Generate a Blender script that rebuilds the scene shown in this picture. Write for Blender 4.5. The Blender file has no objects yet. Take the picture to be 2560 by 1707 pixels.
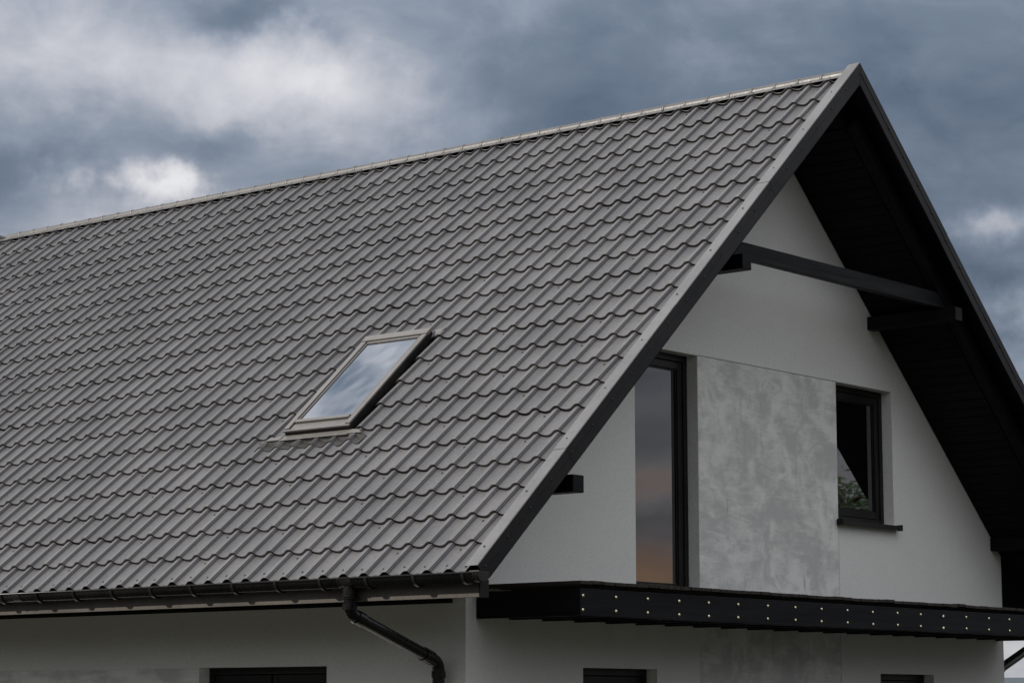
import bpy, bmesh, math, random
from math import sin, cos, radians, pi, degrees, atan2, sqrt
from mathutils import Vector, Matrix

# ---------------------------------------------------------------- scene / camera / light
sc = bpy.context.scene
C = sc.collection
random.seed(7)

FPX = 5986.9                       # focal length in pixels of the 2560 px wide photograph
YAW, PIT, ROL = radians(39.927), radians(8.655), radians(0.0154)
Z0 = 8.0                           # height of the topmost tile step above the ground
CAM = Vector((11.99, -19.174, -5.93 + Z0))
fw = Vector((-sin(YAW)*cos(PIT), cos(YAW)*cos(PIT), sin(PIT)))
rt = Vector((cos(YAW), sin(YAW), 0)); up = rt.cross(fw)
rt, up = rt*cos(ROL) + up*sin(ROL), -rt*sin(ROL) + up*cos(ROL)
cam = bpy.data.objects.new('camera', bpy.data.cameras.new('camera'))
C.objects.link(cam)
cam.matrix_world = Matrix(((rt.x, up.x, -fw.x, CAM.x), (rt.y, up.y, -fw.y, CAM.y),
                           (rt.z, up.z, -fw.z, CAM.z), (0, 0, 0, 1)))
cam.data.sensor_width = 36.0
cam.data.lens = FPX/2560*36.0
cam.data.clip_start = 0.1; cam.data.clip_end = 20000
sc.camera = cam

SUN_E, SUN_A = radians(32.5), radians(36)       # elevation; azimuth turned from -y towards -x
to_sun = Vector((-sin(SUN_A)*cos(SUN_E), -cos(SUN_A)*cos(SUN_E), sin(SUN_E)))
sl = bpy.data.lights.new('sun', 'SUN'); sl.energy = 4.1; sl.angle = radians(1.5); sl.color = (1.0, .945, .875)
so = bpy.data.objects.new('sun', sl); C.objects.link(so)
so.rotation_euler = to_sun.to_track_quat('Z', 'Y').to_euler(); so.location = (-20, -30, 40)

sc.view_settings.view_transform = 'Standard'; sc.view_settings.look = 'None'
sc.view_settings.exposure = 0.0; sc.view_settings.gamma = 1.0
sc.view_settings.use_curve_mapping = False
sc.render.engine = 'CYCLES'
sc.render.resolution_x = 1024; sc.render.resolution_y = 682

# ---------------------------------------------------------------- node helper
class NT:
    def __init__(s, tree): s.t = tree; s.n = tree.nodes; s.l = tree.links
    def add(s, kind, **kw):
        nd = s.n.new(kind)
        for k, v in kw.items():
            if k == 'inp':
                for i, val in v.items(): s.put(nd.inputs[i], val)
            else: setattr(nd, k, v)
        return nd
    def put(s, sock, v):
        if isinstance(v, bpy.types.NodeSocket): s.l.new(v, sock)
        else: sock.default_value = v
    def m(s, op, a, b=None, c=None, clamp=False):
        nd = s.n.new('ShaderNodeMath'); nd.operation = op; nd.use_clamp = clamp
        s.put(nd.inputs[0], a)
        if b is not None: s.put(nd.inputs[1], b)
        if c is not None: s.put(nd.inputs[2], c)
        return nd.outputs[0]
    def mix(s, f, a, b, mode='MIX'):
        nd = s.n.new('ShaderNodeMix'); nd.data_type = 'RGBA'; nd.blend_type = mode
        s.put(nd.inputs[0], f); s.put(nd.inputs[6], a); s.put(nd.inputs[7], b)
        return nd.outputs[2]
    def rng(s, v, a, b, c=0.0, d=1.0, smooth=False):
        nd = s.n.new('ShaderNodeMapRange')
        if smooth: nd.interpolation_type = 'SMOOTHSTEP'
        for i, q in enumerate((v, a, b, c, d)): s.put(nd.inputs[i], q)
        return nd.outputs[0]
    def noise(s, vec, scale, detail=4, rough=.5, dist=0.0):
        nd = s.n.new('ShaderNodeTexNoise')
        if vec is not None: s.put(nd.inputs['Vector'], vec)
        s.put(nd.inputs['Scale'], scale); s.put(nd.inputs['Detail'], detail)
        s.put(nd.inputs['Roughness'], rough); s.put(nd.inputs['Distortion'], dist)
        return nd.outputs[0]
    def xyz(s, x, y, z):
        nd = s.n.new('ShaderNodeCombineXYZ')
        for i, q in enumerate((x, y, z)): s.put(nd.inputs[i], q)
        return nd.outputs[0]
    def sep(s, v):
        nd = s.n.new('ShaderNodeSeparateXYZ'); s.put(nd.inputs[0], v); return nd.outputs
    def scale(s, v, sx, sy, sz, rot=(0, 0, 0)):
        nd = s.n.new('ShaderNodeMapping'); s.put(nd.inputs[0], v)
        nd.inputs['Scale'].default_value = (sx, sy, sz); nd.inputs['Rotation'].default_value = rot
        return nd.outputs[0]

def rgba(c): return (c[0], c[1], c[2], 1.0)

# ---------------------------------------------------------------- world: broken cloud over a clear sky
w = bpy.data.worlds.new('World'); sc.world = w; w.use_nodes = True
N = NT(w.node_tree); N.n.clear()
tc = N.add('ShaderNodeTexCoord').outputs['Generated']
dx, dy, dz = N.sep(tc)
sky = N.add('ShaderNodeTexSky'); sky.sky_type = 'NISHITA'; sky.sun_disc = False
sky.sun_elevation = SUN_E; sky.sun_rotation = atan2(to_sun.x, to_sun.y)
az = N.m('MULTIPLY', N.m('ARCTAN2', dy, dx), 180/pi)
el = N.m('MULTIPLY', N.m('ARCSINE', dz), 180/pi)
pz = N.m('ADD', N.m('MAXIMUM', dz, 0.0), .16)
pv = N.xyz(N.m('DIVIDE', dx, pz), N.m('DIVIDE', dy, pz), 0.3)
# cloud masses: soft billows, stretched along the horizon by the flat cloud base
n1 = N.noise(pv, 1.7, 7, .52, .35)
n2 = N.noise(N.scale(pv, 1, 1, 1, (0, 0, .7)), 3.2, 7, .52, .5)
nw1 = N.noise(tc, 13.0, 6, .58); nw2 = N.noise(N.scale(tc, 1, 1, 1, (.4, .8, 0)), 13.0, 6, .58)
azw = N.m('ADD', az, N.m('MULTIPLY', N.m('SUBTRACT', nw1, .5), 7.5))
elw = N.m('ADD', el, N.m('MULTIPLY', N.m('SUBTRACT', nw2, .5), 4.2))
b = N.m('ADD', .66, N.m('MULTIPLY', N.m('SUBTRACT', n1, .5), 1.0))
b = N.m('ADD', b, N.m('MULTIPLY', N.m('SUBTRACT', n2, .5), .55))
n3 = N.noise(N.scale(tc, 1, 1, 1.5, (.2, .5, .1)), 19.0, 7, .56, .5)
b = N.m('ADD', b, N.m('MULTIPLY', N.m('SUBTRACT', n3, .5), .50))
BLOBS = [(128, 12, 24, 10, -.36), (118, 14, 8, 6, -.28),  # azimuth, elevation, half widths (deg), brightness: the cloud breaks the photograph shows
 (140.8, 15.2, 3.2, 1.5, .27), (136.4, 14.6, 2.0, .95, .24), (134.2, 14.8, 2.1, 1.1, .26), (133.5, 13.6, 2.4, .9, .12),
 (138.7, 12.2, 1.25, .50, .55), (138.0, 12.55, .5, .35, .25), (118.0, 11.1, .9, .33, .30), (117.8, 9.1, .9, .9, .38),
 (141.6, 12.3, 1.7, .8, -.22), (136.6, 13.4, 1.2, .5, -.10), (127.5, 16.1, 4.5, .6, -.08),
 (135.5, 16.2, 1.8, .45, -.20), (121.0, 14.5, 3.0, 1.6, -.08), (125.2, 15.2, 1.6, .55, .12),
 (118.5, 10.2, .8, .35, -.12), (118, 2.0, 3, 1.2, .30),
 (163.3, 44.1, .95, .55, -.40), (161.7, 44.8, .8, .5, .16), (164.7, 43.6, .7, .4, .18)]   # the last three: cloud mirrored in the skylight
azs = N.m('ADD', az, N.m('MULTIPLY', N.m('SUBTRACT', azw, az), .22)); els = N.m('ADD', el, N.m('MULTIPLY', N.m('SUBTRACT', elw, el), .22))
for a0, e0, sa, se, amp in BLOBS:
    hi = e0 > 40
    q = N.m('ADD', N.m('POWER', N.m('DIVIDE', N.m('SUBTRACT', azs if hi else azw, a0), sa), 2.0),
            N.m('POWER', N.m('DIVIDE', N.m('SUBTRACT', els if hi else elw, e0), se), 2.0))
    b = N.m('ADD', b, N.m('MULTIPLY', N.m('EXPONENT', N.m('MULTIPLY', q, -1.0)), amp))
ramp = N.add('ShaderNodeValToRGB'); N.put(ramp.inputs[0], b)
cr = ramp.color_ramp
cr.elements[0].position = 0.0; cr.elements[0].color = rgba((.100, .138, .198))
cr.elements[1].position = 1.0; cr.elements[1].color = rgba((.84, .84, .86))
for p_, c_ in ((.22, (.165, .212, .280)), (.42, (.275, .318, .395)), (.68, (.53, .545, .60))):
    e = cr.elements.new(p_); e.color = rgba(c_)
# warm light on the low clouds opposite the camera (seen mirrored in the balcony door)
elb = N.m('ADD', el, N.m('MULTIPLY', N.m('SUBTRACT', N.noise(N.scale(tc, 5, 5, 14), 1.0, 4, .5), .5), 3.0))
def lobe(v, c, wd_): return N.m('EXPONENT', N.m('MULTIPLY', N.m('POWER', N.m('DIVIDE', N.m('SUBTRACT', v, c), wd_), 2.0), -1.0))
azl = lobe(az, 51, 6.0)
wm = N.m('MULTIPLY', azl, N.m('ADD', lobe(elb, 3.0, .8), N.m('MULTIPLY', lobe(elb, 5.4, .5), .45)), clamp=True)
gm = N.m('MULTIPLY', azl, N.m('ADD', lobe(elb, 4.4, .45), N.m('ADD', lobe(elb, 6.6, .7), lobe(elb, 8.5, 1.0))), clamp=True)
cl = N.mix(N.m('MULTIPLY', gm, .7), ramp.outputs[0], rgba((.27, .275, .285)))
cl = N.mix(wm, cl, rgba((.95, .58, .34)))
# thin places let the clear sky through
gap = N.rng(N.noise(pv, .8, 4, .5), .60, .72, 0.0, .30, True)
cie = N.m('MULTIPLY', N.m('ADD', 1.0, N.m('MULTIPLY', N.m('MAXIMUM', dz, 0.0), 2.0)), 10.0/1.45)   # overcast sky: brighter towards the zenith
clx = N.add('ShaderNodeVectorMath', operation='SCALE', inp={0: cl}); N.put(clx.inputs['Scale'], cie)
col = N.mix(gap, clx.outputs[0], sky.outputs[0])
bg = N.add('ShaderNodeBackground', inp={0: col, 1: .10})
out = N.add('ShaderNodeOutputWorld'); N.l.new(bg.outputs[0], out.inputs[0])

# ---------------------------------------------------------------- materials
def mat(name):
    m = bpy.data.materials.new(name); m.use_nodes = True
    t = NT(m.node_tree); bs = t.n['Principled BSDF']
    pos = t.add('ShaderNodeNewGeometry').outputs['Position']
    return m, t, bs, pos
def bump(t, bs, h, strength, dist):
    bp = t.add('ShaderNodeBump', inp={'Height': h}); bp.inputs['Strength'].default_value = strength
    bp.inputs['Distance'].default_value = dist
    t.l.new(bp.outputs[0], bs.inputs['Normal'])

def metal_mat(name, c, rough, dust=.25, spec=.5, streak=False):
    m, t, bs, pos = mat(name)
    n = t.noise(pos, 1.6, 5, .55); n2 = t.noise(pos, 34, 4, .6); n3 = t.noise(pos, 260, 2, .5)
    f = t.m('ADD', t.m('MULTIPLY', n, .65), t.m('MULTIPLY', n2, .35))
    dusty = tuple(min(1, x*1.28 + .012*k) for x, k in zip(c, (1.1, 1.0, .75)))
    cc = t.mix(t.rng(f, .36, .66, 0, 1), rgba(tuple(x*.90 for x in c)), rgba(dusty))
    if streak:
        px_, py_, pz_ = t.sep(pos)
        sl_ = t.m('ADD', t.m('MULTIPLY', py_, .743), t.m('MULTIPLY', pz_, .67))
        sn = t.noise(t.xyz(t.m('MULTIPLY', px_, 7.0), t.m('MULTIPLY', sl_, .7), 0.0), 1.0, 5, .6)
        cc = t.mix(t.rng(sn, .45, .75, 0, .5), cc, rgba(tuple(x*.72 for x in c)))
        wn = t.add('ShaderNodeTexWhiteNoise', noise_dimensions='1D', inp={'W': t.m('FLOOR', t.m('DIVIDE', t.m('ADD', px_, .05), 1.1105))})
        cc = t.mix(t.m('MULTIPLY', wn.outputs[0], .16), cc, rgba(tuple(x*.70 for x in c)))
        dn_ = t.noise(pos, 13, 5, .65)
        cc = t.mix(t.rng(dn_, .58, .75, 0, .45), cc, rgba((.17, .166, .158)))
    spk = t.rng(n3, .70, .78, 0, dust)
    cc = t.mix(spk, cc, rgba((.30, .29, .26)))
    t.l.new(cc, bs.inputs['Base Color'])
    t.put(bs.inputs['Roughness'], t.rng(n2, .3, .7, rough-.06, rough+.08))
    bs.inputs['Specular IOR Level'].default_value = spec
    bump(t, bs, t.m('ADD', t.m('MULTIPLY', t.noise(pos, 7, 2, .5), 1.0), t.m('MULTIPLY', n3, .03)), .25, .004)
    return m
M = {}
M['tile'] = metal_mat('roof_metal', (.104, .1025, .1035), .46, .22, .30, True)
M['cap'] = metal_mat('ridge_metal', (.080, .075, .068), .42, .2, .42)
M['fascia'] = metal_mat('fascia_metal', (.082, .074, .065), .55, .12, .12)
M['verge_face'] = metal_mat('verge_metal_shaded', (.010, .010, .011), .42, .05, .14)  # same metal as the flange, with the face's shade painted in as near-black
M['verge'] = metal_mat('verge_metal', (.126, .1245, .1245), .44, .15, .30)
M['frame'] = metal_mat('skylight_metal', (.135, .128, .118), .40, .2, .40)
M['black_metal'] = metal_mat('black_metal', (.005, .005, .0055), .40, .006, .20)
M['gutter'] = metal_mat('gutter_black', (.005, .005, .0055), .27, .006, .32)

def wood_mat(name, c, axis):
    m, t, bs, pos = mat(name)
    s = {'x': (1.2, 26, 26), 'y': (26, 1.2, 26)}[axis]
    g = t.noise(t.scale(pos, *s), 1.0, 6, .6, .8); k = t.noise(t.scale(pos, s[0]*.35, s[1]*.25, s[2]*.25), 1.0, 3, .5, 2.0)
    f = t.m('ADD', t.m('MULTIPLY', g, .6), t.m('MULTIPLY', k, .4))
    cc = t.mix(t.rng(f, .35, .65, 0, 1), rgba(tuple(x*.55 for x in c)), rgba(tuple(x*1.7 for x in c)))
    t.l.new(cc, bs.inputs['Base Color']); t.put(bs.inputs['Roughness'], t.rng(f, .3, .7, .62, .42))
    bs.inputs['Specular IOR Level'].default_value = .12
    bump(t, bs, f, .5, .003)
    return m
M['wood_x'] = wood_mat('black_stained_wood', (.0042, .0044, .0052), 'x')
M['wood_y'] = wood_mat('black_stained_wood_cross', (.0046, .0048, .0058), 'y')
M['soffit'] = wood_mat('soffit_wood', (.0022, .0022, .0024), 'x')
M['plank'] = wood_mat('deck_wood', (.028, .023, .019), 'x')

m, t, bs, pos = mat('white_render'); M['white'] = m
n = t.noise(pos, .9, 6, .6); g = t.noise(pos, 115, 3, .6); g2 = t.noise(pos, 42, 4, .65)
cc = t.mix(t.rng(n, .3, .7), rgba((.80, .79, .725)), rgba((.885, .88, .82)))
cc = t.mix(t.rng(g, .35, .65), cc, rgba((.72, .71, .665)))
cc = t.mix(t.m('MULTIPLY', t.rng(g, .58, .72), .55), cc, rgba((.38, .38, .36)))
cc = t.mix(t.m('MULTIPLY', t.rng(g2, .50, .72), .30), cc, rgba((.55, .545, .51)))
t.l.new(cc, bs.inputs['Base Color']); bs.inputs['Roughness'].default_value = .92
bs.inputs['Specular IOR Level'].default_value = .2
bump(t, bs, t.m('ADD', t.m('MULTIPLY', g, .7), t.m('MULTIPLY', g2, .5)), .55, .006)

m, t, bs, pos = mat('trowelled_concrete'); M['concrete'] = m
big = t.noise(pos, 2.0, 7, .6, .6)
st1 = t.noise(t.scale(pos, 1, 2.4, 6.5, (.12, 0, 0)), 1.0, 9, .64, .9)
st2 = t.noise(t.scale(pos, 1, 3.6, 3.0, (-.35, 0, 0)), 1.0, 9, .62, .9)
fine = t.noise(t.scale(pos, 1, 5, 30, (.30, 0, 0)), 1.6, 5, .6)
sel = t.rng(t.noise(pos, 1.3, 2, .5), .42, .58, 0, 1, True)
smin = t.add('ShaderNodeMix', inp={0: sel, 2: st1, 3: st2}).outputs[0]
f = t.m('ADD', t.m('ADD', t.m('MULTIPLY', big, .42), t.m('MULTIPLY', smin, .44)), t.m('MULTIPLY', fine, .14))
cc = t.mix(t.rng(f, .42, .585, 0, 1, True), rgba((.545, .545, .51)), rgba((.80, .79, .735)))
scr = t.noise(t.scale(pos, 1, 14, 1.6, (.28, 0, 0)), 1.0, 3, .5, .3)
cc = t.mix(t.rng(scr, .715, .76, 0, .55), cc, rgba((.24, .24, .23)))
wsp = t.noise(pos, 11, 2, .5); cc = t.mix(t.rng(wsp, .72, .76, 0, .5), cc, rgba((.74, .74, .70)))
t.l.new(cc, bs.inputs['Base Color']); bs.inputs['Roughness'].default_value = .6
bs.inputs['Specular IOR Level'].default_value = .35
bump(t, bs, f, .35, .006)

def glass_mat(name, refl, tint, dark, wob=.05):
    m = bpy.data.materials.new(name); m.use_nodes = True
    t = NT(m.node_tree); t.n.clear()
    pos = t.add('ShaderNodeNewGeometry').outputs['Position']
    df = t.add('ShaderNodeBsdfDiffuse', inp={0: rgba(dark)})
    gl = t.add('ShaderNodeBsdfGlossy', inp={0: rgba(tint), 1: .012})
    bp = t.add('ShaderNodeBump', inp={'Height': t.noise(pos, 1.6, 2, .4)})
    bp.inputs['Strength'].default_value = wob; bp.inputs['Distance'].default_value = .02
    t.l.new(bp.outputs[0], gl.inputs['Normal'])
    fr = t.add('ShaderNodeFresnel', inp={0: 1.52}).outputs[0]
    fac = t.m('ADD', fr, refl, clamp=True)
    mx = t.add('ShaderNodeMixShader'); t.put(mx.inputs[0], fac)
    t.l.new(df.outputs[0], mx.inputs[1]); t.l.new(gl.outputs[0], mx.inputs[2])
    t.l.new(mx.outputs[0], t.add('ShaderNodeOutputMaterial').inputs[0])
    return m
M['roof_glass'] = glass_mat('coated_roof_glass', .27, (.93, .96, 1.0), (.03, .035, .04), .22)
M['glass'] = glass_mat('window_glass', .11, (.95, .96, 1.0), (.004, .004, .005))

def plain(name, c, rough=.5, metallic=0.0, var=.15, sc_=20):
    m, t, bs, pos = mat(name)
    n = t.noise(pos, sc_, 4, .6)
    t.l.new(t.mix(n, rgba(tuple(x*(1-var) for x in c)), rgba(tuple(min(1, x*(1+var)) for x in c))), bs.inputs['Base Color'])
    bs.inputs['Roughness'].default_value = rough; bs.inputs['Metallic'].default_value = metallic
    return m
M['screw'] = plain('screw_black', (.02, .02, .02), .5)
M['bolt'] = plain('yellow_zinc', (.86, .76, .50), .32, 1.0)
M['bark'] = plain('bark', (.09, .065, .045), .9, 0, .4, 9)
M['leaf'] = plain('leaf', (.045, .085, .024), .6, 0, .5, 3)
M['blocker_foliage'] = plain('blocker_foliage', (.016, .022, .011), .9, 0, .4, .5)
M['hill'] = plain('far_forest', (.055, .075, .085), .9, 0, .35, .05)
M['path'] = plain('dry_ground', (.021, .021, .012), .95, 0, .35, .6)
M['skirt'] = metal_mat('pleated_aluminium', (.11, .105, .10), .45, .2)

# ---------------------------------------------------------------- mesh helpers
def tagt(o, label=None, cat=None, group=None, kind=None):
    if label: o['label'] = label
    if cat: o['category'] = cat
    if group: o['group'] = group
    if kind: o['kind'] = kind
    return o
def link(o, parent=None):
    C.objects.link(o)
    if parent is not None:
        o.parent = parent
        if parent.type == 'EMPTY': o.matrix_parent_inverse = Matrix.Translation(-parent.location)
    return o
class MB:
    def __init__(s): s.v = []; s.f = []
    def quad(s, *p):
        i = len(s.v); s.v += [Vector(q) for q in p]; s.f.append(tuple(range(i, i+len(p)))); return s
    def hexa(s, p):     # 8 corners: bottom 4 then top 4
        i = len(s.v); s.v += [Vector(q) for q in p]
        for a_ in ((0, 3, 2, 1), (4, 5, 6, 7), (0, 1, 5, 4), (1, 2, 6, 5), (2, 3, 7, 6), (3, 0, 4, 7)):
            s.f.append(tuple(i+k for k in a_))
        return s
    def box(s, x0, x1, y0, y1, z0, z1):
        return s.hexa([(x0, y0, z0), (x1, y0, z0), (x1, y1, z0), (x0, y1, z0), (x0, y0, z1), (x1, y0, z1), (x1, y1, z1), (x0, y1, z1)])
    def sbox(s, x0, x1, s0, s1, n0, n1, rear=False):   # box laid on a roof slope
        P = SR if rear else SP
        return s.hexa([P(x0, s1, n0), P(x1, s1, n0), P(x1, s0, n0), P(x0, s0, n0), P(x0, s1, n1), P(x1, s1, n1), P(x1, s0, n1), P(x0, s0, n1)])
    def prism(s, poly, x0, x1):   # yz polygon pushed along x
        k = len(poly); i = len(s.v)
        s.v += [Vector((x0, y, z)) for y, z in poly] + [Vector((x1, y, z)) for y, z in poly]
        s.f.append(tuple(range(i, i+k))); s.f.append(tuple(range(i+2*k-1, i+k-1, -1)))
        for j in range(k): s.f.append((i+j, i+(j+1) % k, i+k+(j+1) % k, i+k+j))
        return s
    def tube(s, pts, r, seg=14, caps=True):
        pts = [Vector(p) for p in pts]; rings = []
        for k, p in enumerate(pts):
            d = (pts[min(k+1, len(pts)-1)] - pts[max(k-1, 0)]).normalized()
            a1 = d.orthogonal().normalized() if abs(d.x) > .9 else d.cross(Vector((1, 0, 0))).normalized()
            a2 = d.cross(a1); rr = r[k] if isinstance(r, (list, tuple)) else r
            i = len(s.v); s.v += [p + a1*cos(2*pi*j/seg)*rr + a2*sin(2*pi*j/seg)*rr for j in range(seg)]
            rings.append(i)
        for q in range(len(rings)-1):
            for j in range(seg):
                s.f.append((rings[q]+j, rings[q]+(j+1) % seg, rings[q+1]+(j+1) % seg, rings[q+1]+j))
        if caps:
            s.f.append(tuple(rings[0]+j for j in range(seg-1, -1, -1))); s.f.append(tuple(rings[-1]+j for j in range(seg)))
        return s
    def mesh(s, name, mt, smooth=False, fix=True, sharp=35):
        me = bpy.data.meshes.new(name); me.from_pydata([tuple(v) for v in s.v], [], s.f)
        if fix:
            bm = bmesh.new(); bm.from_mesh(me); bmesh.ops.recalc_face_normals(bm, faces=bm.faces)
            bm.to_mesh(me); bm.free()
        if smooth: smooth_mesh(me, sharp)
        me.materials.append(mt); return me
    def build(s, name, mt, parent=None, smooth=False, bevel=0, fix=True, sharp=35):
        o = bpy.data.objects.new(name, s.mesh(name, mt, smooth, fix, sharp)); link(o, parent)
        if bevel:
            b_ = o.modifiers.new('bevel', 'BEVEL'); b_.width = bevel; b_.segments = 2; b_.limit_method = 'ANGLE'
        return o
def smooth_mesh(me, sharp=35):
    bm = bmesh.new(); bm.from_mesh(me)
    for f in bm.faces: f.smooth = True
    for e in bm.edges:
        e.smooth = not (len(e.link_faces) == 2 and e.calc_face_angle(0) > radians(sharp))
    bm.to_mesh(me); bm.free()

# ---------------------------------------------------------------- measures (metres)
A = radians(42.05); SA, CA, TA = sin(A), cos(A), math.tan(A)
WV, ROW = .2221, .35                 # wave width and step length of the metal tiles
YR = .125                            # ridge line
SE = 7.36                            # slope distance of the eave
XG, YF, YB = -.886, -4.375, 4.625    # gable wall face, eave wall faces
XV = .20                             # verge face
XEND = -14.2
def SP(x, s, n): return Vector((x, -s*CA - n*SA, -s*SA + n*CA + Z0))           # front slope
def SR(x, s, n): return Vector((x, 2*YR + s*CA + n*SA, -s*SA + n*CA + Z0))     # rear slope
def Z(z): return z + Z0
def zfront(y, n): return (n + SA*y)/CA + Z0
def zrear(y, n): return (n - SA*(y - 2*YR))/CA + Z0

# ---------------------------------------------------------------- ground, hills
g = MB(); nseg = 24
g.quad((-6000, -6000, 0), (6000, -6000, 0), (6000, 6000, 0), (-6000, 6000, 0))
tagt(g.build('ground', M['path']), 'flat grassy ground around the house', 'ground', kind='structure')
h = MB(); R0 = 1700; rows_ = []
for i in range(121):
    az_ = radians(60 + 100*i/120)
    hh = 17.5 + 6*sin(i*.37) + 4*sin(i*1.13+1) + 2.0*random.random()
    if 104 < 60 + 100*i/120 < 122: hh = 21.0 + 1.6*sin(i*2.1) + 1.2*random.random()
    ring = [(R0-420, -1), (R0-120, hh*.7), (R0, hh), (R0+300, hh*.6), (R0+700, -1)]
    rows_.append([Vector((r_*cos(az_), r_*sin(az_), zz)) for r_, zz in ring])
i0 = len(h.v)
for r_ in rows_: h.v += r_
for i in range(120):
    for j in range(4):
        h.f.append((i*5+j, i*5+j+1, (i+1)*5+j+1, (i+1)*5+j))
tagt(h.build('hill', M['hill'], smooth=True), 'low dark wooded hills on the horizon', 'hill', kind='structure')

# unseen tree belt added behind the camera to block low sky under the eaves
wd = MB(); NA, NH = 150, 7; rw_ = random.Random(11)
for i in range(NA+1):
    a_ = radians(-175 + 205*i/NA); R_ = 62 + 6*sin(i*.21) + rw_.uniform(-1.5, 1.5); H_ = 13.5 + 2.5*sin(i*.33) + 1.5*sin(i*1.7) + rw_.uniform(-1, 1)
    for j in range(NH):
        q = j/(NH-1); rr = R_ + 9*q*q - 2.5*sin(q*pi) + rw_.uniform(-.8, .8)
        wd.v.append(Vector((rr*cos(a_), rr*sin(a_), -.2 + H_*q + rw_.uniform(-.4, .4)*(j > 0))))
for i in range(NA):
    for j in range(NH-1): wd.f.append((i*NH+j, (i+1)*NH+j, (i+1)*NH+j+1, i*NH+j+1))
tagt(wd.build('woodland_blocker', M['blocker_foliage']), 'added unseen belt of dark trees blocking low sky light', 'woodland_blocker', kind='stuff')

# ---------------------------------------------------------------- the house
house = bpy.data.objects.new('house', None); C.objects.link(house)
house.location = (XG + (XEND + 1.0 - XG)/2, YR, 0)
tagt(house, 'white rendered gabled house with dark metal tile roof, skylight and black timber balcony', 'house')

# --- walls with real openings
def wall_cells(us, top, holes, zb):
    """polygons (u, z) of a wall; holes = (u0,u1,z0,z1); top(u) = upper edge"""
    zs = sorted({zb} | {q for h_ in holes for q in h_[2:]})
    res = []
    for u0, u1 in zip(us[:-1], us[1:]):
        um = (u0+u1)/2
        for k, z0 in enumerate(zs):
            last = k == len(zs)-1
            z1 = None if last else zs[k+1]
            zm = z0 + .01 if last else (z0+z1)/2
            if any(h_[0] < um < h_[1] and h_[2] < zm < h_[3] for h_ in holes): continue
            zt = z1 if z1 is not None else 99.0
            poly = [(u0, z0), (u1, z0), (u1, zt), (u0, zt)]
            clip = []; fn = lambda p: top(p[0]) - p[1]
            for p, q in zip(poly, poly[1:] + poly[:1]):
                fp, fq = fn(p), fn(q)
                if fp >= 0: clip.append(p)
                if (fp >= 0) != (fq >= 0):
                    r_ = fp/(fp-fq); clip.append((p[0]+(q[0]-p[0])*r_, p[1]+(q[1]-p[1])*r_))
            if len(clip) > 2: res.append(clip)
    return res
DEP = .115
door = (-2.068, -1.10, Z(-4.97), Z(-2.694))
wing = (1.297, 2.372, Z(-4.088), Z(-2.69))
lowa = (-2.835, -1.765, Z(-6.95), Z(-5.60))
lowb = (2.04, 3.10, Z(-6.95), Z(-5.60))
gh = [door, wing, lowa, lowb]
us = sorted({YF, YR, YB, -1.10, 1.297} | {q for h_ in gh for q in h_[:2]})
top = lambda y: zfront(y, -.235) if y <= YR else zrear(y, -.235)
# the gable wall is cut away under the eaves where the purlins rest; a clean pentagon reads the same
gw = MB()
for poly in wall_cells(us, top, gh, 0.0):
    gw.quad(*[(XG, u_, z_) for u_, z_ in poly])
for u0, u1, z0, z1 in gh:
    xb = XG - .3
    gw.quad((XG, u0, z0), (XG, u0, z1), (xb, u0, z1), (xb, u0, z0))
    gw.quad((XG, u1, z1), (XG, u1, z0), (xb, u1, z0), (xb, u1, z1))
    gw.quad((XG, u0, z1), (XG, u1, z1), (xb, u1, z1), (xb, u0, z1))
    gw.quad((XG, u1, z0), (XG, u0, z0), (xb, u0, z0), (xb, u1, z0))
gw.build('gable_wall', M['white'], house, fix=False)
# trowelled concrete band set 4 mm proud of the render between the openings
cb = MB(); cb.box(XG-.02, XG+.004, -1.0985, 1.2955, 0.0, Z(-2.694))
tagt(cb.build('concrete_panel', M['concrete'], house, bevel=.002), 'mottled grey trowelled concrete panel')
jt = MB(); jt.box(XG-.01, XG+.0025, -1.0985, 1.2955, Z(-2.6935), Z(-2.6875)); jt.box(XG-.01, XG+.0025, 1.296, 1.3005, 0.0, Z(-4.14))
jt.build('sealant_joint', M['fascia'], house)
ew_hole = (-4.04, -2.456, Z(-6.95), Z(-5.589)); ew_hole2 = (-10.6, -9.2, Z(-6.95), Z(-5.589))
us = sorted({XEND+1.0, XG, -4.04, -2.456, -10.6, -9.2})
ew = MB(); topz = zfront(YF, -.235)
for poly in wall_cells(us, lambda x: topz, [ew_hole, ew_hole2], 0.0):
    ew.quad(*[(u_, YF, z_) for u_, z_ in poly])
for u0, u1, z0, z1 in (ew_hole, ew_hole2):
    yb = YF + .3
    ew.quad((u0, YF, z1), (u0, YF, z0), (u0, yb, z0), (u0, yb, z1))
    ew.quad((u1, YF, z0), (u1, YF, z1), (u1, yb, z1), (u1, yb, z0))
    ew.quad((u0, YF, z1), (u0, yb, z1), (u1, yb, z1), (u1, YF, z1))
    ew.quad((u0, YF, z0), (u1, YF, z0), (u1, yb, z0), (u0, yb, z0))
ew.build('eave_wall', M['white'], house, fix=False)
cp = MB(); cp.box(-7.6, -4.0415, YF-.006, YF+.02, 0.0, Z(-5.594))
cp.build('concrete_panel', M['concrete'], house, bevel=.002)
rw = MB(); rw.quad((XG, YB, 0), (XEND+1, YB, 0), (XEND+1, YB, topz), (XG, YB, topz)); rw.build('rear_wall', M['white'], house, fix=False)
fwl = MB(); x_ = XEND+1.0
fwl.quad((x_, YB, 0), (x_, YF, 0), (x_, YF, topz), (x_, YR, top(YR)), (x_, YB, topz)); fwl.build('end_wall', M['white'], house, fix=False)
lg = MB(); lg.box(XEND+1, -1.03, YF-.055, YF-.001, Z(-5.094), Z(-4.6)); lg.build('eave_ledger', M['soffit'], house)

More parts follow.
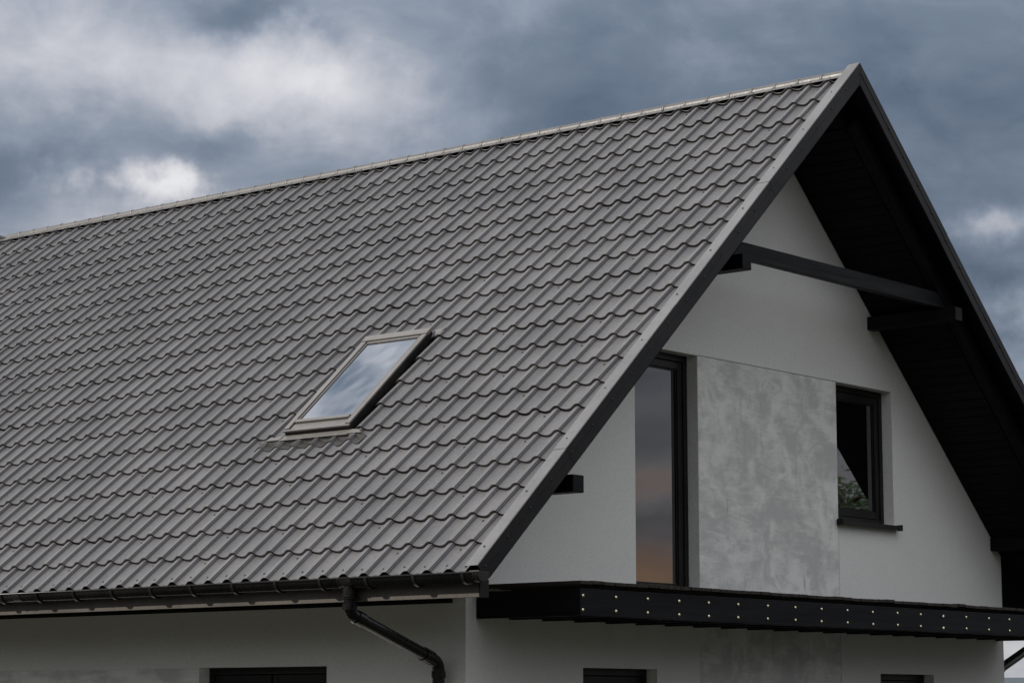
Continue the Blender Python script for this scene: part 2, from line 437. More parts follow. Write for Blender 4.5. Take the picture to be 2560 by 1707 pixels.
# --- windows
def window(axis, u0, u1, z0, z1, sill=False, mull=False, name='window'):
    """axis 'x': in the gable (u = y, looks to +x); axis 'y': in the eave wall (u = x, looks to -y)"""
    face = (XG - DEP) if axis == 'x' else (YF + DEP)
    def bx(mb, a0, a1, c0, c1, d0, d1):      # d = depth in front of the frame plane
        if axis == 'x': mb.box(face+d0, face+d1, a0, a1, c0, c1)
        else: mb.box(a0, a1, face-d1, face-d0, c0, c1)
    ft = .062; fl = ft
    f = MB()
    for q in ((u0+.002, u0+ft, z0, z1-.002), (u1-ft, u1-.002, z0, z1-.002)): bx(f, *q, -.07, 0)
    bx(f, u0+ft, u1-ft, z1-ft, z1-.002, -.07, -.001); bx(f, u0+ft, u1-ft, z0, z0+ft, -.07, -.001)
    wf = f.build(name, M['black_metal'], house, bevel=.004)
    leaves = [(u0+ft, u1-ft)] if not mull else [(u0+ft, (u0+u1)/2-.006), ((u0+u1)/2+.006, u1-ft)]
    st = .075
    for a0, a1 in leaves:
        s_ = MB(); e = .004
        bx(s_, a0+e, a0+st, z0+ft+e, z1-ft-e, -.065, -.012); bx(s_, a1-st, a1-e, z0+ft+e, z1-ft-e, -.065, -.012)
        bx(s_, a0+st, a1-st, z1-ft-st, z1-ft-e, -.065, -.013); bx(s_, a0+st, a1-st, z0+ft+e, z0+ft+st, -.065, -.013)
        s_.build('sash', M['black_metal'], wf, bevel=.005)
        gsk = MB(); k = .016; zz0, zz1 = z0+ft+st, z1-ft-st
        bx(gsk, a0+st, a0+st+k, zz0, zz1, -.06, -.026); bx(gsk, a1-st-k, a1-st, zz0, zz1, -.06, -.026)
        bx(gsk, a0+st+k, a1-st-k, zz1-k, zz1, -.06, -.027); bx(gsk, a0+st+k, a1-st-k, zz0, zz0+k, -.06, -.027)
        gsk.build('glazing_bead', M['black_metal'], wf)
        p = MB(); bx(p, a0+st-.01, a1-st+.01, z0+ft+st-.01, z1-ft-st+.01, -.052, -.036)
        p.build('pane', M['glass'], wf)
    if sill:
        b_ = MB()
        b_.prism([(u0-.03, z0-.034), (u1+.035, z0-.034), (u1+.035, z0-.001), (u0-.03, z0-.001)], face-.02, XG+.075)
        b_.box(XG+.012, XG+.078, u1+.035, u1+.047, z0-.05, z0+.012); b_.box(XG+.012, XG+.078, u0-.042, u0-.03, z0-.05, z0+.012)
        b_.box(XG+.0752, XG+.082, u0-.03, u1+.035, z0-.048, z0-.004)
        b_.build('sill', M['black_metal'], wf, bevel=.002)
    return wf
tagt(window('x', *door, name='balcony_door'), 'tall black framed balcony door with narrow glass beside the concrete panel')
tagt(window('x', *wing, sill=True), 'small black framed window with projecting sill in the gable')
window('x', *lowa); window('x', *lowb); window('y', *ew_hole, mull=True); window('y', *ew_hole2, mull=True)

# --- roof body: one thick slab per slope (rafters, lathing), black underneath
roof = MB()
def half(sign):
    yv = lambda y: y if sign > 0 else 2*YR - y
    zc = Z(-5.10); ycut = ((zc-Z0)*CA + .25)/SA
    ye = -5.435
    poly = [(ye, zc), (ycut, zc), (YR, zfront(YR, -.25)), (YR, zfront(YR, -.035)), (ye, zfront(ye, -.035))]
    return [(yv(y), z) for y, z in poly]
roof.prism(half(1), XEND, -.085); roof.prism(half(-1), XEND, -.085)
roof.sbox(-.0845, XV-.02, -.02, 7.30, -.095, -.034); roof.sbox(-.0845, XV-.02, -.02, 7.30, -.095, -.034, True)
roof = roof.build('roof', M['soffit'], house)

# soffit boards under the gable overhang (they run out from the wall)
def soffit_boards(rear):
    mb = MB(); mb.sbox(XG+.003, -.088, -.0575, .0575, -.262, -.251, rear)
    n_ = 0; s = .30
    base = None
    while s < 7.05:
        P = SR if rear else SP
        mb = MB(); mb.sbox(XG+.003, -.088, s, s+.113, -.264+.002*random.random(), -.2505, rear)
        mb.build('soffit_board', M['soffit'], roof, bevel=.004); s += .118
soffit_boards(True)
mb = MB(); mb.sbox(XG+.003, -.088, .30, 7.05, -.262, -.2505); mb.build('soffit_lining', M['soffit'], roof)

# --- timber: purlins, collar beam, verge rafters
for y0, y1, xe in ((-1.82, -1.68, .135), (1.93, 2.07, .148)):
    mb = MB(); mb.box(XG-.2, xe, y0, y1, Z(-2.088), Z(-1.952)); mb.build('purlin', M['wood_x'], house, bevel=.006)
for y0, y1 in ((-4.286, -4.144), (4.394, 4.536)):
    mb = MB(); mb.box(XG-.2, .163, y0, y1, Z(-4.243), Z(-4.103)); mb.build('purlin', M['wood_x'], house, bevel=.006)
mb = MB(); cz0, cz1 = Z(-1.951), Z(-1.80)
def yat(z, n): return ((z-Z0)*CA - n)/SA
mb.prism([(yat(cz0, -.262), cz0), (2*YR - yat(cz0, -.262), cz0), (2*YR - yat(cz1, -.262), cz1), (yat(cz1, -.262), cz1)], -.082, -.004)
mb.build('collar_beam', M['wood_y'], house, bevel=.005)
for rear in (False, True):
    mb = MB(); mb.sbox(-.0835, 0.0, .285, 7.12, -.256, -.0965, rear)
    mb.build('rafter', M['wood_y'], house, bevel=.006)

# --- roof tiles
PROF = [(-.90, -25), (-.85, -33), (-.78, -39), (-.68, -44), (-.58, -45), (-.49, -42), (-.40, -35), (-.32, -25), (-.25, -15),
        (-.18, -6.5), (-.11, -1.5), (-.03, 0), (.04, -1.5), (.052, -10.5), (.077, -12.3), (.089, -23.5), (.10, -25)]
SHARP = {12, 13, 14, 15}
HUMP, STEP = .020, .027
def hgt(tt):          # profile height (m) at phase t from the hump
    tt = (tt + .90) % 1.0 - .90
    for (t0, h0), (t1, h1) in zip(PROF[:-1], PROF[1:]):
        if t0 <= tt <= t1: return (h0 + (h1-h0)*(tt-t0)/(t1-t0))/1000 + HUMP
    return PROF[-1][1]/1000 + HUMP
def tile_rows(prof, ln, last=False):
    rows = [[(t_*WV, ln, h_/1000 + HUMP - .0005) for t_, h_ in prof],
            [(t_*WV, .003, h_/1000 + HUMP + STEP) for t_, h_ in prof],
            [(t_*WV, 0.0, h_/1000 + HUMP + STEP - .0025) for t_, h_ in prof]]
    lo = .016 if last else -.003
    rows.append([(t_*WV, .010, h_/1000 + HUMP + (STEP-.012 if last else lo)) for t_, h_ in prof])
    return rows
def tile_mesh(name, prof=PROF, ln=.352, last=False, cut=None):
    mb = MB(); rows = tile_rows(prof, ln, last); k = len(prof)
    for r_ in rows: mb.v += [Vector(p) for p in r_]
    for j in range(len(rows)-1):
        for i in range(k-1): mb.f.append((j*k+i, (j+1)*k+i, (j+1)*k+i+1, j*k+i+1))
    me = mb.mesh(name, M['tile'], False, False)
    bm = bmesh.new(); bm.from_mesh(me)
    if cut:
        for co, no in cut:
            geom = bm.verts[:] + bm.edges[:] + bm.faces[:]
            bmesh.ops.bisect_plane(bm, geom=geom, plane_co=co, plane_no=no, clear_outer=True)
    for f in bm.faces: f.smooth = True
    crease = [PROF[q][0]*WV for q in SHARP]
    for e in bm.edges:
        a_, b_ = e.verts
        along = abs(a_.co.x - b_.co.x) < 1e-6
        if along and any(abs(a_.co.x - c_) < 1e-5 for c_ in crease): e.smooth = False
        if not along and a_.co.y < .0045 and b_.co.y < .0045: e.smooth = len(e.link_faces) < 2 or e.calc_face_angle(0) < radians(30)
    bm.to_mesh(me); bm.free()
    return me
T_FULL = tile_mesh('roof_tile'); T_LAST = tile_mesh('roof_tile_eave', ln=.362, last=True); T_TOP = tile_mesh('roof_tile_ridge', ln=.07)
NROW = 22                 # row 0 ends at the first step, row 21 at the eave
XH0, XH1 = -.0752, -.0649
def hump_x(i, k): return XH1 + (XH0-XH1)*(i/21.0) - k*WV
SKY = (-3.465, -2.598, 3.80, 5.30)          # opening cut into the tiles for the skylight
def px(P):
    d = P - CAM; z = d.dot(fw); return 1280 + FPX*d.dot(rt)/z, 853.5 - FPX*d.dot(up)/z, z
cells = []
for i in range(NROW):
    tail = i*ROW if i < 21 else SE
    for k in range(62):
        x = hump_x(i, k)
        if x < XEND + .1: continue
        p = px(SP(x, tail - .15, 0))
        vis = -60 < p[0] < 2600
        cells.append((p[2] if vis else 1e3 + p[2], i, k, x, tail))
cells.sort()
rest = bmesh.new(); count = 0
for d_, i, k, x, tail in cells:
    base = T_TOP if i == 0 else (T_LAST if i == 21 else T_FULL)
    ln = .13 if i == 0 else (.36 if i == 21 else .352)
    x0, x1 = x - .90*WV, x + .10*WV; s0, s1 = tail - ROW, tail
    if x1 > SKY[0] and x0 < SKY[1] and s1 > SKY[2] and s0 < SKY[3]:
        inx = x0 >= SKY[0] and x1 <= SKY[1]
        if s0 < SKY[2] or s1 > SKY[3]: pass
        elif inx: continue
        cuts = None
        if x1 > SKY[1]: cuts = [((SKY[1]-x, 0, 0), (-1, 0, 0))]
        elif x0 < SKY[0]: cuts = [((SKY[0]-x, 0, 0), (1, 0, 0))]
        if cuts and s0 >= SKY[2] and s1 <= SKY[3]: base = tile_mesh('roof_tile_cut', cut=cuts)
    rj = random.Random(k//5*31 + i//2*7)
    Mt = Matrix.Translation(SP(x, tail + rj.uniform(-.003, .003), rj.uniform(-.0008, .0008))) @ Matrix.Rotation(A, 4, 'X')
    if count < 300:
        o = bpy.data.objects.new('roof_tile', base); link(o, roof); o.matrix_basis = Mt; count += 1
    else:
        nv = len(rest.verts); rest.from_mesh(base); rest.verts.ensure_lookup_table()
        bmesh.ops.transform(rest, matrix=Mt, verts=rest.verts[nv:])
# half tiles running under the verge flashing
EDGE = [(.10, -25), (.15, -33), (.22, -39), (.32, -44), (.42, -45), (.51, -42), (.60, -35), (.70, -23)]
e_full = tile_mesh('edge_strip', EDGE); e_last = tile_mesh('edge_strip_eave', EDGE, ln=.362, last=True); e_top = tile_mesh('edge_strip_top', EDGE, ln=.07)
for i in range(NROW):
    tail = i*ROW if i < 21 else SE
    me = e_top if i == 0 else (e_last if i == 21 else e_full)
    nv = len(rest.verts); rest.from_mesh(me); rest.verts.ensure_lookup_table()
    bmesh.ops.transform(rest, matrix=Matrix.Translation(SP(hump_x(i, 0), tail, 0)) @ Matrix.Rotation(A, 4, 'X'), verts=rest.verts[nv:])
me = bpy.data.meshes.new('roof_tile_field'); rest.to_mesh(me); rest.free(); me.materials.append(M['tile'])
o = bpy.data.objects.new('roof_tile_field', me); link(o, roof); o['kind'] = 'stuff'
# rear slope covering (turned away from the photograph)
rs = MB()
for i in range(NROW):
    tail = i*ROW if i < 21 else SE
    hd = tail - .35 if i else -.13
    rs.quad(SR(XEND, hd, .0), SR(XV-.02, hd, .0), SR(XV-.02, tail, .024), SR(XEND, tail, .024))
    rs.quad(SR(XEND, tail, .024), SR(XV-.02, tail, .024), SR(XV-.02, tail, 0), SR(XEND, tail, 0))
rs.build('rear_roof_covering', M['tile'], roof, fix=False)

# --- screws
def screw_disc(bm, P, nrm, r=.0105, hh=.007):
    q = nrm.to_track_quat('Z', 'Y').to_matrix().to_4x4()
    bmesh.ops.create_cone(bm, cap_ends=True, segments=8, radius1=r, radius2=r*.6, depth=hh, matrix=Matrix.Translation(P + nrm*hh*.5) @ q)
scr = bmesh.new(); nF = Vector((0, -SA, CA))
for i in range(0, 21):
    for k in range(60):
        if i == 20 and k > 26: continue
        if i == 0: ok = k % 1 == 0
        else: ok = ((k*7 + i*5) % 13) in (0, 4, 9)
        if not ok: continue
        x = hump_x(i, k) - .56*WV + random.uniform(-.008, .008); s = i*ROW + .045 + random.uniform(-.006, .006)
        if SKY[0]-.1 < x < SKY[1]+.05 and SKY[2]-.1 < s < SKY[3]+.1: continue
        if x < XEND + .3: continue
        n_ = hgt(-.56) + STEP*(s - (i)*ROW)/ROW
        screw_disc(scr, SP(x, s, n_), nF)
for k in range(0, 28):
    x = hump_x(21, k) - .55*WV + random.uniform(-.01, .01); s = SE - .105 + random.uniform(-.008, .008)
    screw_disc(scr, SP(x, s, hgt(-.55) + STEP*.7), nF)
me = bpy.data.meshes.new('tile_screw'); scr.to_mesh(me); scr.free(); me.materials.append(M['screw'])
o = bpy.data.objects.new('tile_screw', me); link(o, roof); o['kind'] = 'stuff'

# --- ridge caps: half round with a bead at each joint
CAPL = .272
def cap_mesh():
    mb = MB(); sec = []
    rx = .055
    flo = (-.147, -.053); fli = (-.062, -.006)
    arc = [(-rx*cos(q), rx*sin(q)) for q in [radians(v) for v in (-4, 12, 28, 44, 60, 76, 90, 104, 120, 136, 152, 168, 184)]]
    out_ = [flo, fli] + arc + [(-fli[0], fli[1]), (-flo[0], flo[1])]
    xs = [(0.0, 1.0), (CAPL-.030, 1.0), (CAPL-.026, 1.07), (CAPL-.018, 1.10), (CAPL-.008, 1.10), (CAPL, 1.06), (CAPL+.006, 1.0)]
    k = len(out_)
    for x_, g_ in xs:
        for j, (y, z) in enumerate(out_):
            ff = g_ if 2 <= j < k-2 else 1.0
            mb.v.append(Vector((x_, y*ff, z*ff + (.0015 if x_ > CAPL-.03 else 0))))
    for a_ in range(len(xs)-1):
        for j in range(k-1): mb.f.append((a_*k+j, a_*k+j+1, (a_+1)*k+j+1, (a_+1)*k+j))
    me_ = mb.mesh('ridge_cap', M['cap'], False, True); smooth_mesh(me_, 40)
    return me_
cm = cap_mesh(); ZR = Z(.085)
x = .075 - CAPL; nc = 0
while x > -12.85:
    o = bpy.data.objects.new('ridge_cap', cm); link(o, roof); o.location = (x, YR, ZR + random.uniform(-.001, .001)); o.rotation_euler = (random.uniform(-.008, .008), 0, 0); x -= CAPL; nc += 1
# rear wing's ridge meeting the main ridge at the far end
wing_x = -13.05
for k in range(8):
    o = bpy.data.objects.new('ridge_cap', cm); link(o, roof); o.location = (wing_x, YR - .16 + k*CAPL, ZR + .05); o.rotation_euler = (0, 0, pi/2)
wr = MB(); zt = ZR - .03
wr.prism([(YR, zt-.9), (YR+2.2, zt-.9), (YR+2.2, zt), (YR, zt)], wing_x-.03, wing_x+.03)
for sg in (-1, 1):
    wr.quad((wing_x, YR-.1, zt+.03), (wing_x, YR+2.2, zt+.03), (wing_x+sg*.9, YR+2.2, zt-.8), (wing_x+sg*.9, YR+.9, zt-.8))
wr.build('wing_roof', M['tile'], roof)
sc2 = bmesh.new()
for k in range(58):
    xx = hump_x(0, k) - .01
    if xx < -12.7: break
    screw_disc(sc2, Vector((xx, YR-.10, ZR-.026)), Vector((0, -.8, .6)), .007, .006)
me = bpy.data.meshes.new('ridge_screw'); sc2.to_mesh(me); sc2.free(); me.materials.append(M['screw'])
o = bpy.data.objects.new('ridge_screw', me); link(o, roof); o['kind'] = 'stuff'

# --- verge flashings in overlapping lengths
def verge(rear):
    P = SR if rear else SP
    lens = [(-.2, 1.93), (1.90, 3.92), (3.89, 5.90), (5.87, 7.345)]
    for j, (s0, s1) in enumerate(lens):
        mb = MB(); lift = .0035*(1 if j % 2 == 0 else 0); e = .002
        flange = [(.066, .028), (.070, .051), (XV-.006, .055), (XV-.001, .049)]
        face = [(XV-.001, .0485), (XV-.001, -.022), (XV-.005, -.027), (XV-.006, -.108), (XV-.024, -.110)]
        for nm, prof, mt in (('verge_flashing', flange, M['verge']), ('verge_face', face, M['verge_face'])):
            mb = MB(); k = len(prof)
            for s_ in (s0, s1):
                for x_, n_ in prof:
                    s2 = -(YR + n_*SA)/CA if (j == 0 and s_ == s0) else s_      # mitre at the ridge line
                    mb.v.append(P(x_ + (lift*.5 if x_ > .15 else 0), s2, n_ + lift))
            for a_ in range(k-1): mb.f.append((a_, a_+1, k+a_+1, k+a_))
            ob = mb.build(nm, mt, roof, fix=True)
            sd = ob.modifiers.new('thick', 'SOLIDIFY'); sd.thickness = .0014; sd.offset = -1
verge(False); verge(True)
vs = bmesh.new()
for rear in (False, True):
    P = SR if rear else SP
    for k in range(21): screw_disc(vs, P(XV+.002, .18+.355*k, -.012), Vector((1, 0, 0)), .010, .006)
    for k in range(11):
        nn = Vector((0, SA if rear else -SA, CA))
        screw_disc(vs, P(.125, .32+.68*k, .055), nn, .010, .006)
me = bpy.data.meshes.new('verge_screw'); vs.to_mesh(me); vs.free(); me.materials.append(M['screw'])
o = bpy.data.objects.new('verge_screw', me); link(o, roof); o['kind'] = 'stuff'

# --- fascia, gutters, downpipes (front and, mirrored, rear)
GY, GZ, GR = -5.46-.0725, Z(-4.949), .0625
def mir(y, rear): return 2*YR - y if rear else y
def gutter(rear):
    fm = MB(); y0, y1 = sorted((mir(-5.46, rear), mir(-5.437, rear)))
    fm.box(XEND, XV-.012, y0, y1, Z(-5.117), Z(-4.915))
    fm.build('fascia', M['fascia'], house, bevel=.002)
    vb = MB(); y0, y1 = sorted((mir(-5.463, rear), mir(-5.36, rear)))
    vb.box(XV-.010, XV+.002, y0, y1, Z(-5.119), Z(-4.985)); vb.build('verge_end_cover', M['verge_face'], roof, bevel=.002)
    mb = MB(); k = 17; X0, X1 = XEND, XV + .09
    sec = [(GR*cos(q), GR*sin(q)) for q in [pi + pi*j/(k-1) for j in range(k)]]
    # bead on the outer rim
    bead = [(-GR-.006, .006), (-GR-.002, .014), (-GR+.008, .014), (-GR+.010, .006)]
    sec = bead[::-1] + sec
    for x_ in (X0, X1):
        for y, z in sec: mb.v.append(Vector((x_, mir(GY + y, rear), GZ + z)))
    kk = len(sec)
    for j in range(kk-1): mb.f.append((j, j+1, kk+j+1, kk+j))
    gt = mb.build('gutter', M['gutter'], house, smooth=True, sharp=50)
    sd = gt.modifiers.new('thick', 'SOLIDIFY'); sd.thickness = .004; sd.offset = 0
    # brackets: hooped straps
    def hoop(x0, x1, r0, extra, name, mt):
        b_ = MB(); kq = 15
        an = [pi + pi*j/(kq-1) for j in range(kq)]
        for x_ in (x0, x1):
            for rr in (r0, r0+extra):
                b_.v += [Vector((x_, mir(GY + rr*cos(q), rear), GZ + .004 + rr*sin(q))) for q in an]
        for j in range(kq-1):
            b_.f += [(j, j+1, kq+j+1, kq+j), (2*kq+j, 3*kq+j, 3*kq+j+1, 2*kq+j+1), (kq+j, kq+j+1, 3*kq+j+1, 3*kq+j), (j, 2*kq+j, 2*kq+j+1, j+1)]
        b_.f += [(0, kq, 3*kq, 2*kq), (kq-1, 2*kq+kq-1, 3*kq+kq-1, kq+kq-1)]
        return b_.build(name, mt, gt)
    xb = .15
    while xb > -13.5:
        hoop(xb-.014, xb+.014, GR+.002, .020, 'gutter_bracket', M['gutter']); xb -= .4985
    for xj in (-5.15, -1.09, -9.2):
        hoop(xj-.075, xj-.055, GR+.003, .007, 'gutter_joint', M['gutter']); hoop(xj+.055, xj+.075, GR+.003, .007, 'gutter_joint', M['gutter'])
        hoop(xj-.055, xj+.055, GR+.003, .004, 'gutter_joint', M['gutter'])
    # end cap
    ec = MB(); poly = [(mir(GY + (GR+.008)*cos(q), rear), GZ + .008 + (GR+.008)*sin(q)) for q in [pi + pi*j/16 for j in range(17)]]
    poly = [(mir(GY-GR-.01, rear), GZ+.016)] + poly + [(mir(GY+GR+.006, rear), GZ+.016)]
    ec.prism(poly, X1-.008, X1+.006); ec.build('gutter_end_cap', M['gutter'], gt, bevel=.003)
    hoop(X1-.05, X1-.036, GR+.002, .006, 'gutter_joint', M['gutter']); hoop(X1-.024, X1-.008, GR+.002, .008, 'gutter_joint', M['gutter'])
    # downpipe
    xd = -1.085; r_ = .05
    yw = YF - .105
    def arc(p0, p1, p2, rad, nn=7):
        p0, p1, p2 = Vector(p0), Vector(p1), Vector(p2); d0 = (p0-p1).normalized(); d1 = (p2-p1).normalized()
        a_ = p1 + d0*rad; b_ = p1 + d1*rad
        return [a_*(1-q)**2 + p1*2*q*(1-q) + b_*q*q for q in [j/(nn-1) for j in range(nn)]]
    gy = mir(GY, rear); ywm = mir(yw, rear)
    top_, e1, e2, bot = (xd, gy, GZ-.05), (xd, gy, Z(-5.21)), (xd, ywm, Z(-5.575)), (xd, ywm, .05)
    pts = [top_] + arc(top_, e1, e2, .07) + arc(e1, e2, bot, .075) + [bot]
    mb = MB(); mb.tube(pts, r_, 20)
    dp = mb.build('downpipe', M['gutter'], house, smooth=True, sharp=60)
    for (z0, z1, rr) in ((-5.185, -5.135, .058), (-5.085, -5.02, .060), (-5.10, -5.092, .0565)):
        mb = MB(); mb.tube([(xd, gy, Z(z0)), (xd, gy, Z(z1))], rr, 20); mb.build('pipe_collar', M['gutter'], dp, smooth=True, sharp=60)
    dv = (Vector(e2)-Vector(e1)).normalized()
    for c0, c1, rr in ((.075, .155, .058), ((Vector(e2)-Vector(e1)).length-.20, (Vector(e2)-Vector(e1)).length-.09, .058)):
        mb = MB(); mb.tube([Vector(e1)+dv*c0, Vector(e1)+dv*c1], rr, 20); mb.build('pipe_collar', M['gutter'], dp, smooth=True, sharp=60)
    mb = MB(); mb.tube([(xd, ywm, Z(-5.70)), (xd, ywm, Z(-5.645))], .059, 20); mb.build('pipe_collar', M['gutter'], dp, smooth=True, sharp=60)
gutter(False); gutter(True)

# --- skylight
SX0, SX1, SS0, SS1 = -3.44, -2.62, 3.81, 5.27
fr = MB()
fr.sbox(SX0, SX0+.05, SS0, SS1-.004, -.03, .074); fr.sbox(SX1-.05, SX1, SS0, SS1-.004, -.03, .074)
fr.sbox(SX0+.05, SX1-.05, SS0, SS0+.06, -.03, .073); fr.sbox(SX0+.05, SX1-.05, SS1-.06, SS1-.004, -.03, .070)
skl = fr.build('skylight', M['black_metal'], house, bevel=.003)
for a_, b_ in ((SX0-.003, SX0+.058), (SX1-.058, SX1+.003)):
    mb = MB(); mb.sbox(a_, b_, SS0+.075, SS1-.022, .0745, .092); mb.build('side_cover', M['frame'], skl, bevel=.004)
mb = MB(); mb.sbox(SX0-.005, SX1+.005, SS0-.012, SS0+.072, .066, .100); mb.build('top_cover', M['frame'], skl, bevel=.006)
mb = MB(); mb.sbox(SX0+.084, SX1-.084, SS0+.082, SS0+.104, .066, .088); mb.build('sash', M['frame'], skl, bevel=.003)
for a_, b_ in ((SX0+.072, SX0+.084), (SX1-.084, SX1-.072)):
    mb = MB(); mb.sbox(a_, b_, SS0+.075, SS1-.12, .060, .0835); mb.build('sash', M['frame'], skl, bevel=.002)
mb = MB(); mb.sbox(SX0+.072, SX1-.072, SS1-.150, SS1-.110, .060, .098); mb.build('sash', M['frame'], skl, bevel=.004)
mb = MB(); mb.sbox(SX0+.062, SX1-.062, SS1-.106, SS1-.020, .0705, .0745); mb.build('bottom_cover', M['frame'], skl, bevel=.002)
mb = MB(); mb.sbox(SX0-.002, SX1+.002, SS1-.019, SS1+.004, .066, .082); mb.build('bottom_cover', M['frame'], skl, bevel=.002)
mb = MB(); mb.sbox(SX0+.080, SX1-.080, SS0+.09, SS1-.14, .064, .0735); mb.build('pane', M['roof_glass'], skl)
# flashing: channels beside the frame, flat apron, pleated skirt dressed over the tiles
for a_, b_ in ((SX1+.001, SKY[1]+.02), (SKY[0]-.02, SX0-.001)):
    mb = MB(); mb.sbox(a_, b_, SS0-.04, SS1+.07, -.026, -.022); mb.build('side_flashing', M['black_metal'], skl)
mb = MB(); q = [SP(SX0-.01, SS1+.001, .030), SP(SX1+.02, SS1+.001, .030), SP(SX1+.02, SS1+.095, .046), SP(SX0-.01, SS1+.095, .046)]
dn = nF*.004
mb.hexa([v - dn for v in (q[3], q[2], q[1], q[0])] + [q[3], q[2], q[1], q[0]]); mb.build('apron', M['frame'], skl, bevel=.001)
mb = MB(); q = [SP(SX0-.17, SS1+.03, .038), SP(SX0-.012, SS1+.012, .040), SP(SX0-.012, SS1+.085, .048), SP(SX0-.20, SS1+.085, .046)]
mb.hexa([v - dn for v in (q[3], q[2], q[1], q[0])] + [q[3], q[2], q[1], q[0]])
q = [SP(SX1+.022, SS1+.012, .040), SP(SX1+.10, SS1+.02, .040), SP(SX1+.19, SS1+.085, .046), SP(SX1+.022, SS1+.085, .048)]
mb.hexa([v - dn for v in (q[3], q[2], q[1], q[0])] + [q[3], q[2], q[1], q[0]]); mb.build('apron_wing', M['frame'], skl)
mb = MB(); q = [SP(SX1+.004, SS0-.02, .055), SP(SX1+.13, SS0-.07, .050), SP(SX1+.10, SS0-.03, .046), SP(SX1+.01, SS0+.06, .030)]
mb.hexa([v - dn for v in (q[3], q[2], q[1], q[0])] + [q[3], q[2], q[1], q[0]]); mb.build('corner_flashing', M['frame'], skl)
sk = MB(); nx, ns = 420, 5
for i in range(nx+1):
    xx = -3.715 + 1.30*i/nx
    ph = (xx - XH0)/WV
    edge = 5.455 + .012*sin(xx*23.0) + .006*sin(xx*61+1)
    for j in range(ns+1):
        q = j/ns; s_ = 5.345 + (edge-5.345)*q
        rowi = math.floor(s_/ROW); base_ = hgt(ph) + STEP*((s_ - rowi*ROW)/ROW)
        lift = .055*(1-q)**1.5 * (1 if base_ < .03 else .6)
        nn = max(base_ + .007, (.044 - .02*q) if q < .2 else -9) + .0045*(1 if i % 4 < 2 else -1)*(.35+.65*q)
        sk.v.append(SP(xx, s_, nn))
for i in range(nx):
    for j in range(ns): sk.f.append((i*(ns+1)+j, i*(ns+1)+j+1, (i+1)*(ns+1)+j+1, (i+1)*(ns+1)+j))
sk.build('pleated_skirt', M['skirt'], skl, fix=True)

# --- balcony
bal = MB(); XD = .203; Y0, Y1 = -4.25, 4.50
bal.box(XD-.06, XD, Y0, Y1, Z(-5.220), Z(-5.006))
bal = bal.build('balcony', M['wood_y'], house, bevel=.004)
tagt(bal, 'black timber balcony with bolted front beam across the gable')
mb = MB(); mb.box(XG+.005, XD-.0605, Y0+.001, Y0+.06, Z(-5.222), Z(-5.004)); mb.build('side_beam', M['wood_x'], bal, bevel=.004)
mb = MB(); mb.box(XG+.005, XD-.0605, Y1-.06, Y1-.001, Z(-5.222), Z(-5.004)); mb.build('side_beam', M['wood_x'], bal, bevel=.004)
JY = [-3.798 + .4365*k for k in range(19)]
for y in JY:
    mb = MB(); mb.box(XG+.005, XD-.0605, y-.035, y+.035, Z(-5.218), Z(-5.010)); mb.build('joist', M['wood_x'], bal)
y = Y0 - .015; k = 0
while y < Y1:
    mb = MB(); dz = random.uniform(-.003, .003) + (.008 if k in (31, 40) else 0); xo = random.uniform(-.003, .003)
    mb.box(XG+.006, XD+.018+xo, y+.0035, y+.1455, Z(-4.972)+dz, Z(-4.944)+dz)
    mb.build('plank', M['plank'], bal, bevel=.003); y += .149; k += 1
bz = MB(); bm = bmesh.new()
bmesh.ops.create_uvsphere(bm, u_segments=10, v_segments=6, radius=.0120, matrix=Matrix.Diagonal((.62, 1, 1, 1)))
bmesh.ops.create_cone(bm, cap_ends=True, segments=12, radius1=.0145, radius2=.013, depth=.004, matrix=Matrix.Rotation(pi/2, 4, 'Y'))
bme = bpy.data.meshes.new('bolt'); bm.to_mesh(bme); bm.free(); bme.materials.append(M['bolt'])
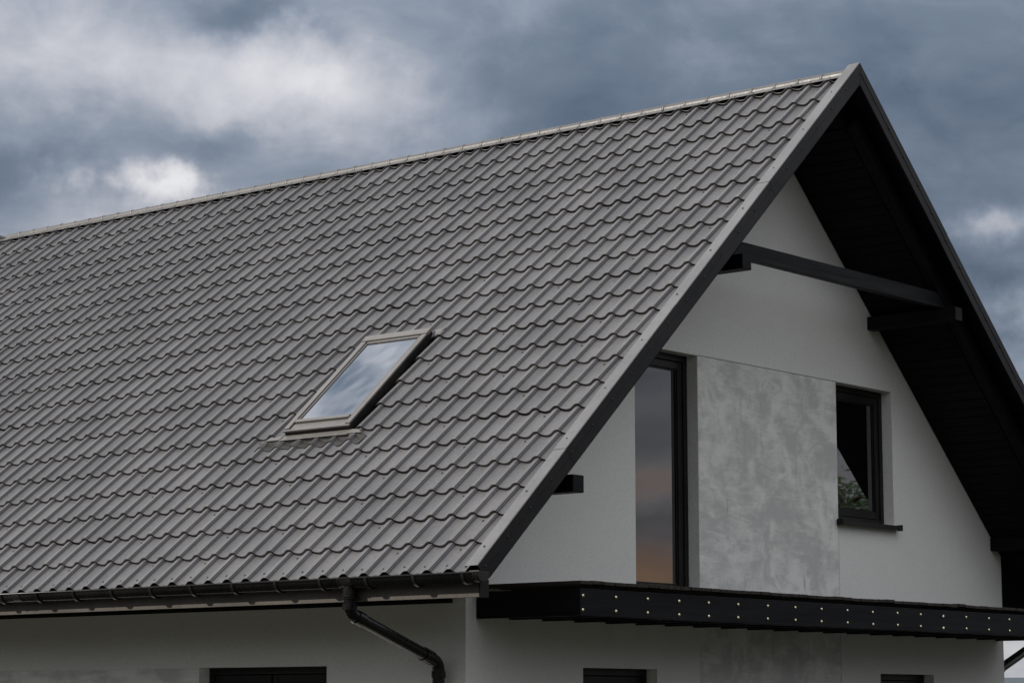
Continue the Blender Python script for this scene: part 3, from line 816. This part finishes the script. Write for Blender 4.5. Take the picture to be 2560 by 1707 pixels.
for f in bme.polygons: f.use_smooth = True
for y, dzz in [(-4.219, 0)] + [(q + random.uniform(-.012, .012), random.uniform(-.003, .003)) for q in JY if q < Y1] + [(1.418, -.006)]:
    for z in (-5.064, -5.176):
        o = bpy.data.objects.new('bolt', bme); link(o, bal); o.location = (XD+.003, y + random.uniform(-.003, .003), Z(z) + dzz)

# ---------------------------------------------------------------- trees mirrored in the gable windows
def tree(x, y, hgt_, rad, label, seed):
    rnd = random.Random(seed)
    root = bpy.data.objects.new('tree', None); C.objects.link(root); root.location = (x, y, 0)
    tagt(root, label, 'tree', 'garden trees opposite the gable')
    tk = MB(); top_ = Vector((x+.2, y-.1, hgt_*.85))
    tk.tube([(x, y, -.1), (x+.05, y, hgt_*.25), (x+.1, y-.05, hgt_*.55), top_], [.16, .13, .08, .02], 9)
    tips = []
    for k in range(26):
        q = rnd.uniform(.22, .85); z0 = hgt_*q; an = rnd.uniform(0, 2*pi); ln = rad*(1.05-q*.75)*rnd.uniform(.7, 1.1)
        e = Vector((x + cos(an)*ln, y + sin(an)*ln, z0 + ln*rnd.uniform(.25, .7)))
        mid = Vector((x+.08, y, z0))*.45 + e*.55 + Vector((0, 0, -.1))
        tk.tube([(x+.08, y, z0), mid, e], [.05, .03, .008], 5, False); tips += [mid, e, (mid+e)/2]
    tk.build('trunk', M['bark'], root, smooth=True)
    lf = MB()
    for p in tips:
        for _ in range(260):
            c = p + Vector((rnd.gauss(0, .36), rnd.gauss(0, .36), rnd.gauss(0, .28)))
            a1 = Vector((rnd.gauss(0, 1), rnd.gauss(0, 1), rnd.gauss(0, .6))).normalized()*rnd.uniform(.05, .10)
            b1 = a1.orthogonal().normalized()*rnd.uniform(.03, .05)
            lf.quad(c-a1, c+b1, c+a1, c-b1)
    lf.build('crown', M['leaf'], root, fix=False)
tree(12.3, 23.4, 7.6, 3.1, 'broad leafy tree mirrored in the upper gable window', 3)
tree(17.5, 21.0, 3.4, 1.6, 'low bushy tree mirrored in the lower left gable window', 5)
